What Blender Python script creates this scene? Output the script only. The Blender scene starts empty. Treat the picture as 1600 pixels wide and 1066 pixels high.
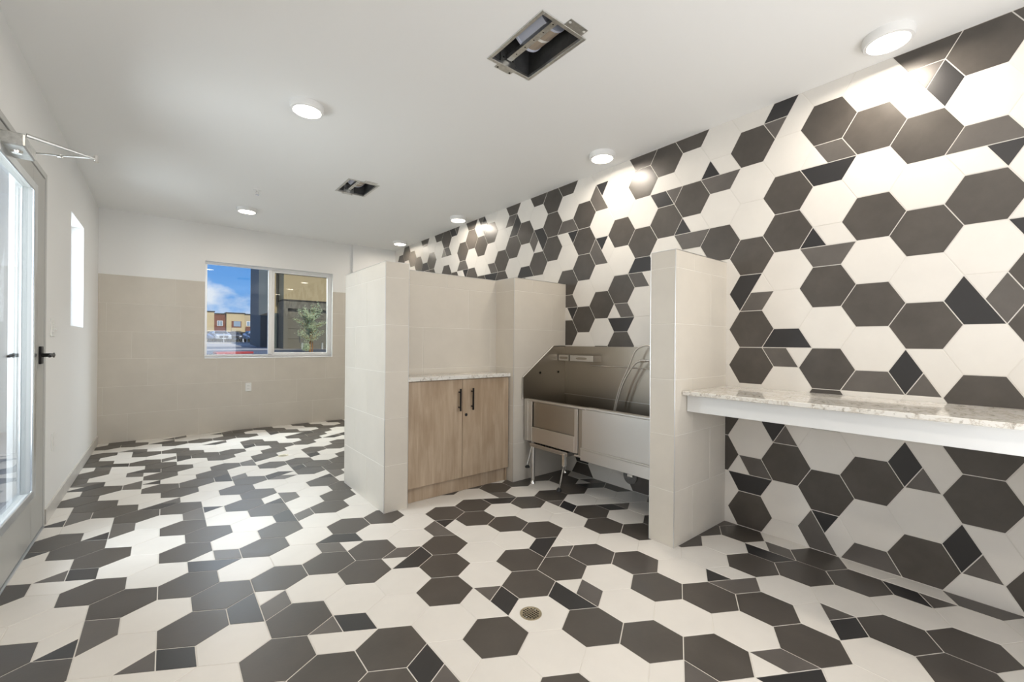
import bpy, math, random
from mathutils import Vector, Matrix
random.seed(7)
sc = bpy.context.scene
PI = math.pi

# ------------------------------------------------------------------ camera
CF, CX, CY, PSI, ROL, EYE = 668.75, 805.5, 536.9, 0.68642, 0.007945, 1.2
fw = Vector((math.sin(PSI), math.cos(PSI), 0.00046)).normalized()
rt = fw.cross(Vector((0, 0, 1))).normalized(); up = rt.cross(fw)
r2 = rt*math.cos(ROL) + up*math.sin(ROL); u2 = up*math.cos(ROL) - rt*math.sin(ROL)
cd = bpy.data.cameras.new('camera'); cam = bpy.data.objects.new('camera', cd)
sc.collection.objects.link(cam); sc.camera = cam
cd.sensor_width = 36; cd.sensor_fit = 'HORIZONTAL'; cd.lens = CF/1600*36
cd.shift_x = (800-CX)/1600; cd.shift_y = (CY-533)/1600; cd.clip_start = .02; cd.clip_end = 600
cam.matrix_world = Matrix(((r2.x, u2.x, -fw.x, 0), (r2.y, u2.y, -fw.y, 0), (r2.z, u2.z, -fw.z, EYE), (0, 0, 0, 1)))

# ------------------------------------------------------------------ light and exposure
sc.view_settings.view_transform = 'Standard'; sc.view_settings.look = 'None'
sc.view_settings.gamma = 1; sc.view_settings.use_curve_mapping = False
sc.view_settings.exposure = 0.42
SKY, SUN, LAMP = .86, 2.7, 98.0
sc.cycles.max_bounces = 12; sc.cycles.diffuse_bounces = 6; sc.cycles.glossy_bounces = 5; sc.cycles.transparent_max_bounces = 12
sc.cycles.sample_clamp_indirect = 3; sc.cycles.sample_clamp_direct = 12; sc.cycles.use_adaptive_sampling = False; sc.cycles.caustics_reflective = False
w = bpy.data.worlds.new('sky'); sc.world = w; w.use_nodes = True
nt = w.node_tree; nt.nodes.clear()
def N(t, nt=nt, **k):
    n = nt.nodes.new(t)
    for a, b in k.items(): setattr(n, a, b)
    return n
out = N('ShaderNodeOutputWorld'); bg = N('ShaderNodeBackground'); bg.inputs[1].default_value = SKY
tc = N('ShaderNodeTexCoord'); sep = N('ShaderNodeSeparateXYZ'); L = nt.links.new
L(tc.outputs['Generated'], sep.inputs[0])
ramp = N('ShaderNodeValToRGB'); L(sep.outputs['Z'], ramp.inputs[0])
e = ramp.color_ramp.elements; e[0].position = 0.0; e[0].color = (.40, .56, .80, 1); e[1].position = .30; e[1].color = (.06, .22, .64, 1)
el = ramp.color_ramp.elements.new(.10); el.color = (.12, .34, .74, 1)
mp = N('ShaderNodeMapping'); mp.inputs['Scale'].default_value = (9, 9, 14); mp.inputs['Location'].default_value = (.35, 0, .4); L(tc.outputs['Generated'], mp.inputs[0])
nz = N('ShaderNodeTexNoise'); nz.inputs['Scale'].default_value = 1.0; nz.inputs['Detail'].default_value = 7; nz.inputs['Roughness'].default_value = .55; L(mp.outputs[0], nz.inputs['Vector'])
cr = N('ShaderNodeValToRGB'); cr.color_ramp.elements[0].position = .50; cr.color_ramp.elements[1].position = .66; L(nz.outputs[0], cr.inputs[0])
mx = N('ShaderNodeMix', data_type='RGBA'); L(cr.outputs[0], mx.inputs[0]); L(ramp.outputs[0], mx.inputs[6]); mx.inputs[7].default_value = (.72, .76, .84, 1)
L(mx.outputs[2], bg.inputs[0]); L(bg.outputs[0], out.inputs[0])
sd = bpy.data.lights.new('sun', 'SUN'); sun = bpy.data.objects.new('sun', sd); sc.collection.objects.link(sun)
sd.energy = SUN; sd.angle = .009; sd.color = (1, .93, .82)
sun.rotation_euler = Vector((-.05, .80, -.60)).to_track_quat('-Z', 'Y').to_euler()

def area(name, loc, direc, sx, sy, power, col):
    a = bpy.data.lights.new(name, 'AREA'); a.shape = 'RECTANGLE'; a.size = sx; a.size_y = sy; a.energy = power; a.color = col
    o = bpy.data.objects.new(name, a); sc.collection.objects.link(o); o.location = loc; o.rotation_euler = Vector(direc).to_track_quat('-Z', 'Y').to_euler(); return o
area('storefront_fill_light', (1.2, -2.05, 1.0), (-.1, 1, .25), 2.4, 1.3, 4, (1, .985, .965))  # added fill light inside the front window
area('fill_light_behind_camera', (1.4, -1.1, 1.0), (-.45, .9, 1), 2.6, 1.5, 36, (.98, .985, 1))  # added fill aimed up at the ceiling, unseen behind the camera
area('door_fill_light', (-1.35, 3.45, 1.5), (1, .05, -.1), 1.3, 2.0, 62, (.90, .955, 1))  # area light added outside the door, standing in for daylight
area('back_window_fill_light', (1.2, 7.75, 2.95), (0, -1, -.75), 1.9, 1.0, 190, (.86, .93, 1))  # added above the window view to brighten the far end of the room
area('narrow_window_fill_light', (-.98, 5.62, 1.9), (1, -.1, -.1), .55, 1.1, 16, (.88, .95, 1))  # added light standing in for the sky at the narrow window

# ------------------------------------------------------------------ materials
def mat(name, col, rough=.5, metal=0, spec=.5, var=0, vscale=3, rvar=0, bump=0, bscale=40, emit=0, emitcol=None, stretch=None, coat=0, objvar=0):
    m = bpy.data.materials.new(name); m.use_nodes = True
    t = m.node_tree; b = t.nodes['Principled BSDF']; l = t.links.new
    b.inputs['Base Color'].default_value = (*col, 1); b.inputs['Roughness'].default_value = rough
    b.inputs['Metallic'].default_value = metal; b.inputs['Specular IOR Level'].default_value = spec
    if coat: b.inputs['Coat Weight'].default_value = coat; b.inputs['Coat Roughness'].default_value = .05
    if emit:
        b.inputs['Emission Color'].default_value = (*(emitcol or col), 1); b.inputs['Emission Strength'].default_value = emit
    if var or rvar or bump or objvar:
        g = N('ShaderNodeNewGeometry', t); mpg = N('ShaderNodeMapping', t); l(g.outputs['Position'], mpg.inputs[0])
        if stretch: mpg.inputs['Scale'].default_value = stretch
        n = N('ShaderNodeTexNoise', t); n.inputs['Scale'].default_value = vscale; n.inputs['Detail'].default_value = 6; n.inputs['Roughness'].default_value = .62
        l(mpg.outputs[0], n.inputs['Vector'])
        if var or objvar:
            mr = N('ShaderNodeMapRange', t); mr.inputs[1].default_value = .3; mr.inputs[2].default_value = .7; mr.inputs[3].default_value = 1-var; mr.inputs[4].default_value = 1+var
            l(n.outputs[0], mr.inputs[0]); val = mr.outputs[0]
            if objvar:
                oi = N('ShaderNodeObjectInfo', t); m2 = N('ShaderNodeMapRange', t); m2.inputs[3].default_value = 1-objvar; m2.inputs[4].default_value = 1+objvar
                l(oi.outputs['Random'], m2.inputs[0]); mu = N('ShaderNodeMath', t, operation='MULTIPLY'); l(val, mu.inputs[0]); l(m2.outputs[0], mu.inputs[1]); val = mu.outputs[0]
            vm = N('ShaderNodeVectorMath', t, operation='SCALE'); vm.inputs[0].default_value = col; l(val, vm.inputs['Scale']); l(vm.outputs[0], b.inputs['Base Color'])
        if rvar:
            mr = N('ShaderNodeMapRange', t); mr.inputs[1].default_value = .3; mr.inputs[2].default_value = .7; mr.inputs[3].default_value = rough-rvar; mr.inputs[4].default_value = rough+rvar
            l(n.outputs[0], mr.inputs[0]); l(mr.outputs[0], b.inputs['Roughness'])
        if bump:
            n2 = N('ShaderNodeTexNoise', t); n2.inputs['Scale'].default_value = bscale; n2.inputs['Detail'].default_value = 3; l(mpg.outputs[0], n2.inputs['Vector'])
            bp = N('ShaderNodeBump', t); bp.inputs['Strength'].default_value = bump; bp.inputs['Distance'].default_value = .002
            l(n2.outputs[0], bp.inputs['Height']); l(bp.outputs[0], b.inputs['Normal'])
    return m
M = {}
M['paint'] = mat('white wall paint', (.82, .82, .81), .6, bump=.15, bscale=220)
M['ceil'] = mat('ceiling paint', (.84, .84, .83), .75, bump=.12, bscale=260)
M['W'] = mat('white hex porcelain', (.73, .70, .655), .34, var=.03, vscale=5, objvar=.02, bump=.05, bscale=60)
M['D'] = mat('charcoal hex porcelain', (.071, .062, .054), .36, var=.16, vscale=7, rvar=.05, objvar=.07, bump=.12, bscale=70)
M['G'] = mat('grey porcelain', (.108, .097, .088), .36, var=.14, vscale=7, rvar=.05, objvar=.06, bump=.12, bscale=70)
M['B'] = mat('black porcelain', (.026, .025, .026), .33, objvar=.05)
M['grout'] = mat('light grout', (.70, .67, .62), .8, bump=.2, bscale=300)
M['cream'] = mat('cream wall tile', (.59, .55, .485), .42, var=.035, vscale=4, objvar=.015, bump=.12, bscale=30)
M['creamgrout'] = mat('cream grout', (.69, .66, .60), .85)
M['trimmetal'] = mat('satin trim metal', (.62, .62, .62), .3, metal=1)
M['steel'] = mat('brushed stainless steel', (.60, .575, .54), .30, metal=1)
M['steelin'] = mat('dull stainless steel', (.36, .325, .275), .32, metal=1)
M['chrome'] = mat('bright chrome', (.75, .74, .72), .15, metal=1)
M['hose'] = mat('steel braid hose', (.70, .67, .62), .35, metal=.7)
M['galv'] = mat('galvanised sheet', (.60, .60, .58), .38, metal=1, var=.15, vscale=60)
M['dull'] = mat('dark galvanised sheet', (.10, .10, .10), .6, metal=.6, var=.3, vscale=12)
M['canblue'] = mat('bluish lit lamp housing', (.60, .64, .76), .45, metal=.2)  # bluish light on the can's left side put into its colour
M['cantan'] = mat('tan reflection on lamp can', (.40, .33, .26), .5, metal=.3)  # tan reflected on the can's right side, as a colour
M['tape'] = mat('white strap', (.75, .74, .70), .6)
M['lampbody'] = mat('white lamp trim', (.80, .80, .79), .45)
M['black'] = mat('matt black metal', (.012, .010, .010), .4, metal=.5)
M['doorgrey'] = mat('grey painted steel', (.44, .44, .42), .42, bump=.05, bscale=120)
M['doorgrey2'] = mat('grey painted frame', (.50, .50, .485), .42)
M['alu'] = mat('anodised aluminium', (.66, .68, .69), .28, metal=1)
M['vinyl'] = mat('white vinyl', (.88, .88, .88), .35)
M['plastic'] = mat('white plastic plate', (.80, .80, .78), .35)
M['rubber'] = mat('black rubber', (.015, .015, .015), .7)
M['base'] = mat('pale base tile', (.58, .56, .53), .4, var=.03)
M['shelfpaint'] = mat('white painted apron', (.72, .73, .73), .4)
M['bronze'] = mat('drain nickel bronze', (.52, .46, .34), .45, metal=1)
M['asphalt'] = mat('asphalt', (.11, .13, .17), .85, var=.1, vscale=.6)
M['concrete'] = mat('concrete paving', (.42, .40, .38), .85, var=.1, vscale=.4)
M['redcurb'] = mat('red kerb paint', (.55, .06, .05), .6)
M['stucco_tan'] = mat('tan stucco', (.60, .47, .26), .9, var=.04, vscale=.5)
M['stucco_brown'] = mat('brown stucco', (.22, .085, .055), .9, var=.05, vscale=.5)
M['stucco_grey'] = mat('grey stucco', (.20, .19, .165), .9, var=.05, vscale=.5)
M['stucco_teal'] = mat('slate stucco', (.10, .13, .14), .9, var=.05, vscale=.5)
M['stucco_olive'] = mat('beige stucco', (.52, .42, .26), .9, var=.04, vscale=.5)
M['darkroof'] = mat('dark coping', (.05, .045, .04), .7)
M['carwhite'] = mat('silver car paint', (.50, .55, .60), .25, metal=.4, coat=.6)
M['cardark'] = mat('black car paint', (.02, .022, .03), .25, coat=.6)
M['carglass'] = mat('car glass', (.015, .02, .03), .06)
M['headlamp'] = mat('car lamp lens', (.75, .77, .8), .1)
M['extglass'] = mat('distant window glass', (.30, .38, .45), .1)
M['siding'] = mat('white siding', (.50, .52, .52), .6)
M['bark'] = mat('orange bark', (.42, .20, .07), .8, var=.2, vscale=20)
M['leaf'] = mat('pale green leaves', (.60, .70, .46), .6, var=.25, vscale=8)
M['emit'] = mat('lamp diffuser', (1, 1, 1), .5, emit=LAMP, emitcol=(1, .90, .77))

def wood():
    m = bpy.data.materials.new('washed oak laminate'); m.use_nodes = True; t = m.node_tree; b = t.nodes['Principled BSDF']; l = t.links.new
    g = N('ShaderNodeNewGeometry', t); mpg = N('ShaderNodeMapping', t); mpg.inputs['Scale'].default_value = (26, 26, 1.6); l(g.outputs['Position'], mpg.inputs[0])
    n = N('ShaderNodeTexNoise', t); n.inputs['Scale'].default_value = 1.1; n.inputs['Detail'].default_value = 8; n.inputs['Roughness'].default_value = .65; n.inputs['Distortion'].default_value = .5
    l(mpg.outputs[0], n.inputs['Vector'])
    r = N('ShaderNodeValToRGB', t); e = r.color_ramp.elements; e[0].position = .30; e[0].color = (.33, .245, .165, 1); e[1].position = .72; e[1].color = (.50, .395, .29, 1)
    l(n.outputs[0], r.inputs[0])
    m3 = N('ShaderNodeMapping', t); m3.inputs['Scale'].default_value = (9, 9, 3.2); l(g.outputs['Position'], m3.inputs[0])
    v = N('ShaderNodeTexNoise', t); v.inputs['Scale'].default_value = 1.0; v.inputs['Detail'].default_value = 3; l(m3.outputs[0], v.inputs['Vector'])
    r2_ = N('ShaderNodeValToRGB', t); e = r2_.color_ramp.elements; e[0].position = .35; e[0].color = (.80, .76, .72, 1); e[1].position = .55; e[1].color = (1, 1, 1, 1); l(v.outputs[0], r2_.inputs[0])
    mm = N('ShaderNodeMix', t, data_type='RGBA', blend_type='MULTIPLY'); mm.inputs[0].default_value = .8; l(r.outputs[0], mm.inputs[6]); l(r2_.outputs[0], mm.inputs[7])
    l(mm.outputs[2], b.inputs['Base Color']); b.inputs['Roughness'].default_value = .45
    return m
M['wood'] = wood()
def quartz():
    m = bpy.data.materials.new('veined quartz'); m.use_nodes = True; t = m.node_tree; b = t.nodes['Principled BSDF']; l = t.links.new
    g = N('ShaderNodeNewGeometry', t)
    n = N('ShaderNodeTexNoise', t); n.inputs['Scale'].default_value = 5; n.inputs['Detail'].default_value = 9; n.inputs['Roughness'].default_value = .7; n.inputs['Distortion'].default_value = 1.2; l(g.outputs['Position'], n.inputs['Vector'])
    r = N('ShaderNodeValToRGB', t); cr_ = r.color_ramp; e = cr_.elements; e[0].position = .0; e[0].color = (.70, .68, .63, 1); e[1].position = 1; e[1].color = (.74, .72, .68, 1)
    for p, c in ((.46, (.70, .68, .63, 1)), (.485, (.50, .45, .39, 1)), (.50, (.66, .63, .57, 1)), (.515, (.72, .70, .66, 1))):
        q = cr_.elements.new(p); q.color = c
    l(n.outputs[0], r.inputs[0])
    n2 = N('ShaderNodeTexNoise', t); n2.inputs['Scale'].default_value = 45; n2.inputs['Detail'].default_value = 5; l(g.outputs['Position'], n2.inputs['Vector'])
    r3 = N('ShaderNodeValToRGB', t); e = r3.color_ramp.elements; e[0].position = .34; e[0].color = (.45, .42, .38, 1); e[1].position = .42; e[1].color = (1, 1, 1, 1); l(n2.outputs[0], r3.inputs[0])
    mm = N('ShaderNodeMix', t, data_type='RGBA', blend_type='MULTIPLY'); mm.inputs[0].default_value = .7; l(r.outputs[0], mm.inputs[6]); l(r3.outputs[0], mm.inputs[7])
    l(mm.outputs[2], b.inputs['Base Color']); b.inputs['Roughness'].default_value = .09
    return m
M['quartz'] = quartz()
def glass(name, tint, refl=1.0):
    m = bpy.data.materials.new(name); m.use_nodes = True; t = m.node_tree; t.nodes.clear(); l = t.links.new
    o = N('ShaderNodeOutputMaterial', t); a = N('ShaderNodeBsdfTransparent', t); a.inputs[0].default_value = (*tint, 1)
    g = N('ShaderNodeBsdfGlossy', t); g.inputs['Roughness'].default_value = .01; f = N('ShaderNodeFresnel', t); f.inputs[0].default_value = 1.5
    ge = N('ShaderNodeNewGeometry', t); ir = N('ShaderNodeMapRange', t); ir.inputs[3].default_value = 1.5; ir.inputs[4].default_value = 1/1.5; l(ge.outputs['Backfacing'], ir.inputs[0]); l(ir.outputs[0], f.inputs[0])
    mm = N('ShaderNodeMixShader', t); l(f.outputs[0], mm.inputs[0]); l(a.outputs[0], mm.inputs[1]); l(g.outputs[0], mm.inputs[2]); l(mm.outputs[0], o.inputs[0])
    return m
M['glass'] = glass('clear pane', (.95, .97, .97)); M['glass_tint'] = glass('tinted pane', (.80, .80, .74))

# ------------------------------------------------------------------ mesh helpers
C = sc.collection.objects
class MB:
    """collects polygons and links them as one mesh object"""
    def __init__(s): s.v = []; s.f = []
    def add(s, vs, fs):
        k = len(s.v); s.v += [tuple(p) for p in vs]; s.f += [tuple(i+k for i in f) for f in fs]; return s
    def box(s, x0, x1, y0, y1, z0, z1, bev=0):
        if bev:
            b = min(bev, (x1-x0)/2.01, (y1-y0)/2.01, (z1-z0)/2.01); P = []
            for X, sx in ((x0, 1), (x1, -1)):
                for Y, sy in ((y0, 1), (y1, -1)):
                    for Z, sz in ((z0, 1), (z1, -1)):
                        P += [(X, Y+sy*b, Z+sz*b), (X+sx*b, Y, Z+sz*b), (X+sx*b, Y+sy*b, Z)]
            I = lambda a, b_, c, k: ((a*2+b_)*2+c)*3+k
            F = [[I(0, 0, 0, 0), I(0, 0, 1, 0), I(0, 1, 1, 0), I(0, 1, 0, 0)], [I(1, 0, 0, 0), I(1, 1, 0, 0), I(1, 1, 1, 0), I(1, 0, 1, 0)],
                 [I(0, 0, 0, 1), I(1, 0, 0, 1), I(1, 0, 1, 1), I(0, 0, 1, 1)], [I(0, 1, 0, 1), I(0, 1, 1, 1), I(1, 1, 1, 1), I(1, 1, 0, 1)],
                 [I(0, 0, 0, 2), I(0, 1, 0, 2), I(1, 1, 0, 2), I(1, 0, 0, 2)], [I(0, 0, 1, 2), I(1, 0, 1, 2), I(1, 1, 1, 2), I(0, 1, 1, 2)]]
            for c in (0, 1):
                for d in (0, 1):
                    F.append([I(0, c, d, 1), I(0, c, d, 2), I(1, c, d, 2), I(1, c, d, 1)]); F.append([I(c, 0, d, 0), I(c, 0, d, 2), I(c, 1, d, 2), I(c, 1, d, 0)]); F.append([I(c, d, 0, 0), I(c, d, 0, 1), I(c, d, 1, 1), I(c, d, 1, 0)])
            for a in (0, 1):
                for b_ in (0, 1):
                    for c in (0, 1): F.append([I(a, b_, c, 0), I(a, b_, c, 1), I(a, b_, c, 2)])
            return s.add(P, F)
        return s.add([(x0, y0, z0), (x1, y0, z0), (x1, y1, z0), (x0, y1, z0), (x0, y0, z1), (x1, y0, z1), (x1, y1, z1), (x0, y1, z1)],
                     [(0, 3, 2, 1), (4, 5, 6, 7), (0, 1, 5, 4), (1, 2, 6, 5), (2, 3, 7, 6), (3, 0, 4, 7)])
    def prism(s, poly, d):  # poly: list of 3D points, extruded by vector d
        n = len(poly); d = Vector(d); a = [Vector(p) for p in poly]
        return s.add([*a, *[p+d for p in a]], [tuple(range(n))[::-1], tuple(range(n, 2*n))] + [(i, (i+1) % n, n+(i+1) % n, n+i) for i in range(n)])
    def tube(s, pts, r, n=10, cap=True):
        pts = [Vector(p) for p in pts]; R = r if isinstance(r, (list, tuple)) else [r]*len(pts); vs = []; fs = []; prev = None
        for i, p in enumerate(pts):
            t = (pts[min(i+1, len(pts)-1)]-pts[max(i-1, 0)]).normalized()
            if prev is None: a = t.orthogonal().normalized()
            else: a = (prev - t*prev.dot(t)).normalized()
            prev = a; b = t.cross(a)
            vs += [p+(a*math.cos(2*PI*k/n)+b*math.sin(2*PI*k/n))*R[i] for k in range(n)]
        for i in range(len(pts)-1):
            for k in range(n): fs.append((i*n+k, i*n+(k+1) % n, (i+1)*n+(k+1) % n, (i+1)*n+k))
        if cap: fs.append(tuple(range(n))[::-1]); fs.append(tuple((len(pts)-1)*n+k for k in range(n)))
        return s.add(vs, fs)
    def lathe(s, c, axis, prof, n=32):  # prof: [(r, h)]
        c = Vector(c); ax = Vector(axis).normalized(); a = ax.orthogonal().normalized(); b = ax.cross(a); vs = []; fs = []
        for r, hh in prof: vs += [c+ax*hh+(a*math.cos(2*PI*k/n)+b*math.sin(2*PI*k/n))*max(r, 1e-5) for k in range(n)]
        for i in range(len(prof)-1):
            for k in range(n): fs.append((i*n+k, i*n+(k+1) % n, (i+1)*n+(k+1) % n, (i+1)*n+k))
        return s.add(vs, fs)
    def build(s, name, m, parent=None, smooth=False):
        me = bpy.data.meshes.new(name); me.from_pydata(s.v, [], s.f); me.materials.append(M[m]); me.validate()
        if smooth:
            for p in me.polygons: p.use_smooth = True
            try: me.set_sharp_from_angle(angle=math.radians(40))
            except Exception: pass
        o = bpy.data.objects.new(name, me); C.link(o)
        if parent:
            o.parent = parent; o.matrix_parent_inverse = parent.matrix_world.inverted()
        return o
def tag(o, label, cat, group=None, kind=None):
    if label: o['label'] = label
    if cat: o['category'] = cat
    if group: o['group'] = group
    if kind: o['kind'] = kind
    return o
def empty(name, loc, label, cat, group=None):
    o = bpy.data.objects.new(name, None); C.link(o); o.location = loc; o.matrix_world = Matrix.Translation(loc); o.empty_display_size = .1
    return tag(o, label, cat, group)
def struct(o, label=None, cat=None):
    o['kind'] = 'structure'
    if label: o['label'] = label
    if cat: o['category'] = cat
    return o
def clip(poly, x0, x1, y0, y1):
    for ax, lim, sg in ((0, x0, 1), (0, x1, -1), (1, y0, 1), (1, y1, -1)):
        res = []
        for i in range(len(poly)):
            a, b = poly[i-1], poly[i]; da, db = sg*(a[ax]-lim), sg*(b[ax]-lim)
            if (da >= 0) != (db >= 0):
                t = da/(da-db); res.append((a[0]+(b[0]-a[0])*t, a[1]+(b[1]-a[1])*t))
            if db >= 0: res.append(b)
        poly = res
        if len(poly) < 3: return []
    o = []
    for p in poly:
        if not o or math.hypot(p[0]-o[-1][0], p[1]-o[-1][1]) > 1e-5: o.append(p)
    if len(o) > 1 and math.hypot(o[0][0]-o[-1][0], o[0][1]-o[-1][1]) < 1e-5: o.pop()
    return o if len(o) >= 3 else []
def area(p): return sum(p[i-1][0]*p[i][1]-p[i][0]*p[i-1][1] for i in range(len(p)))/2
def inset(p, g):  # convex, ccw
    n = len(p); ls = []
    for i in range(n):
        a, b = p[i], p[(i+1) % n]; dx, dy = b[0]-a[0], b[1]-a[1]; l = math.hypot(dx, dy)
        ls.append((-dy/l, dx/l, (-dy*a[0]+dx*a[1])/l+g))
    o = []
    for i in range(n):
        a1, b1, c1 = ls[i-1]; a2, b2, c2 = ls[i]; d = a1*b2-a2*b1
        if abs(d) < 1e-6: continue
        o.append(((c1*b2-c2*b1)/d, (a1*c2-a2*c1)/d))
    return o if len(o) >= 3 and area(o) > 1e-5 else []
def tile_geo(p, g=.0021, ch=.0009, th=.007):
    o = inset(p, g); i_ = inset(p, g+ch)
    if not o or not i_ or len(o) != len(i_): return None
    n = len(o)
    V = [(x, y, 0) for x, y in i_]+[(x, y, -ch) for x, y in o]+[(x, y, -th) for x, y in o]
    F = [tuple(range(n))]+[(k, n+k, n+(k+1) % n, (k+1) % n) for k in range(n)]+[(n+k, 2*n+k, 2*n+(k+1) % n, n+(k+1) % n) for k in range(n)]
    return V, F
_cache = {}
def tile_mesh(p, m):
    key = (m, tuple((round(x, 4), round(y, 4)) for x, y in p))
    if key not in _cache:
        g = tile_geo(p)
        if not g: _cache[key] = None
        else:
            me = bpy.data.meshes.new('tile'); me.from_pydata(g[0], [], g[1]); me.materials.append(M[m]); _cache[key] = me
    return _cache[key]

# ------------------------------------------------------------------ room dimensions
RX, LX, YB, H, YF = 2.975, -.60, 6.87, 2.734, -2.2
S = .138395; WHX = S*math.sqrt(3)

# ------------------------------------------------------------------ tile pattern (read off the photograph)
# a cell is one hexagon: W white, D charcoal, or six sectors (W white, G grey, B black), counted counter-clockwise
def parse(t):
    d = {}
    for row in t.split(';'):
        if not row.strip(): continue
        k, v = row.split(':')
        for it in v.split():
            i, c = it.split('='); d[(int(k), int(i))] = c
    return d
WALL = parse('''4: 5=D 4=W 3=W 2=W 1=GGWBBB 0=D -1=D -2=W -3=W -4=W -5=W -6=D -7=W;
3: 4=D 3=W 2=GGGWWB 1=D 0=W -1=GWBBBG -2=W -3=D -4=D -5=D -6=WWBBGW -7=W;
2: 5=D 4=BGWWWB 3=D 2=W 1=D 0=W -1=D -2=WWBBGW -3=W -4=WWBBGW -5=W -6=D -7=W;
1: 4=W 3=D 2=W 1=D 0=W -1=D -2=W -3=GGGWWW -4=W -5=D -6=W -7=GGGWWB;
0: 5=W 4=D 3=GGWBBB 2=W 1=WWBGGG 0=D -1=W -2=D -3=D -4=W -5=D -6=WBGGGW -7=W;
-1: 4=WBBGWW 3=W 2=D 1=D 0=W -1=W -2=BBBGGW -3=W -4=WWBBGW -5=D -6=W -7=W;
-2: 5=W 4=D 3=W 2=W 1=D 0=WBBBGG -1=D -2=D -3=W -4=W -5=GGWBBB -6=D;
-3: 4=W 3=WWBGGG 2=W 1=D 0=W -1=W -2=W -3=W -4=D -5=D -6=W -7=W;
-4: 5=D 4=W 3=D 2=WWBGGG 1=W 0=W -1=W;
-5: 4=D 3=WWWBBG 2=D 1=W 0=W -6=W;
-6: 5=D 4=D 3=W 2=D 1=BBBGGW 0=W -1=W -2=W -6=D;
-7: 4=W 3=W 2=D 1=W 0=D -1=GGWBBB -2=D;
-8: 5=W 4=WBGGGW 3=W 2=WBGGGW 1=W 0=D -1=W -2=D;
-9: 4=W 3=D 2=D 1=D 0=W -1=D -2=W -6=GGWBBB -7=D;
-10: 5=D 4=W 3=GGGWWB 2=W 1=D 0=GGGWWB -1=D;
-11: 4=D 3=D 2=D 1=W;
-12: 5=D 4=W 3=BBGGWB 2=D 1=W;
-13: 4=W 3=D 2=W 1=BBBGGW;
-14: 5=D 4=BGGWBB 3=D 2=W 1=W;
-15: 4=W 3=W 2=D 1=D;
-16: 5=W 4=D 3=W 2=GGWBBB;
-17: 4=BGWWWB 3=D 2=W 1=D;
-18: 5=D 4=D 3=W 2=D;
-19: 4=W 3=D 2=GGGWWB;
-20: 5=WWWBBG 4=W 3=W 2=D;
-21: 4=D 3=BBGWWW 2=D;
-22: 5=D 4=W 3=W 2=W;
-23: 4=W 3=D 2=D;
-24: 5=D 4=W 3=BBBWWG;
-25: 4=W 3=D; -26: 5=W 4=D 3=W; -27: 4=D 3=W; -28: 5=W 4=D; -29: 4=W 3=W''')
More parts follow.
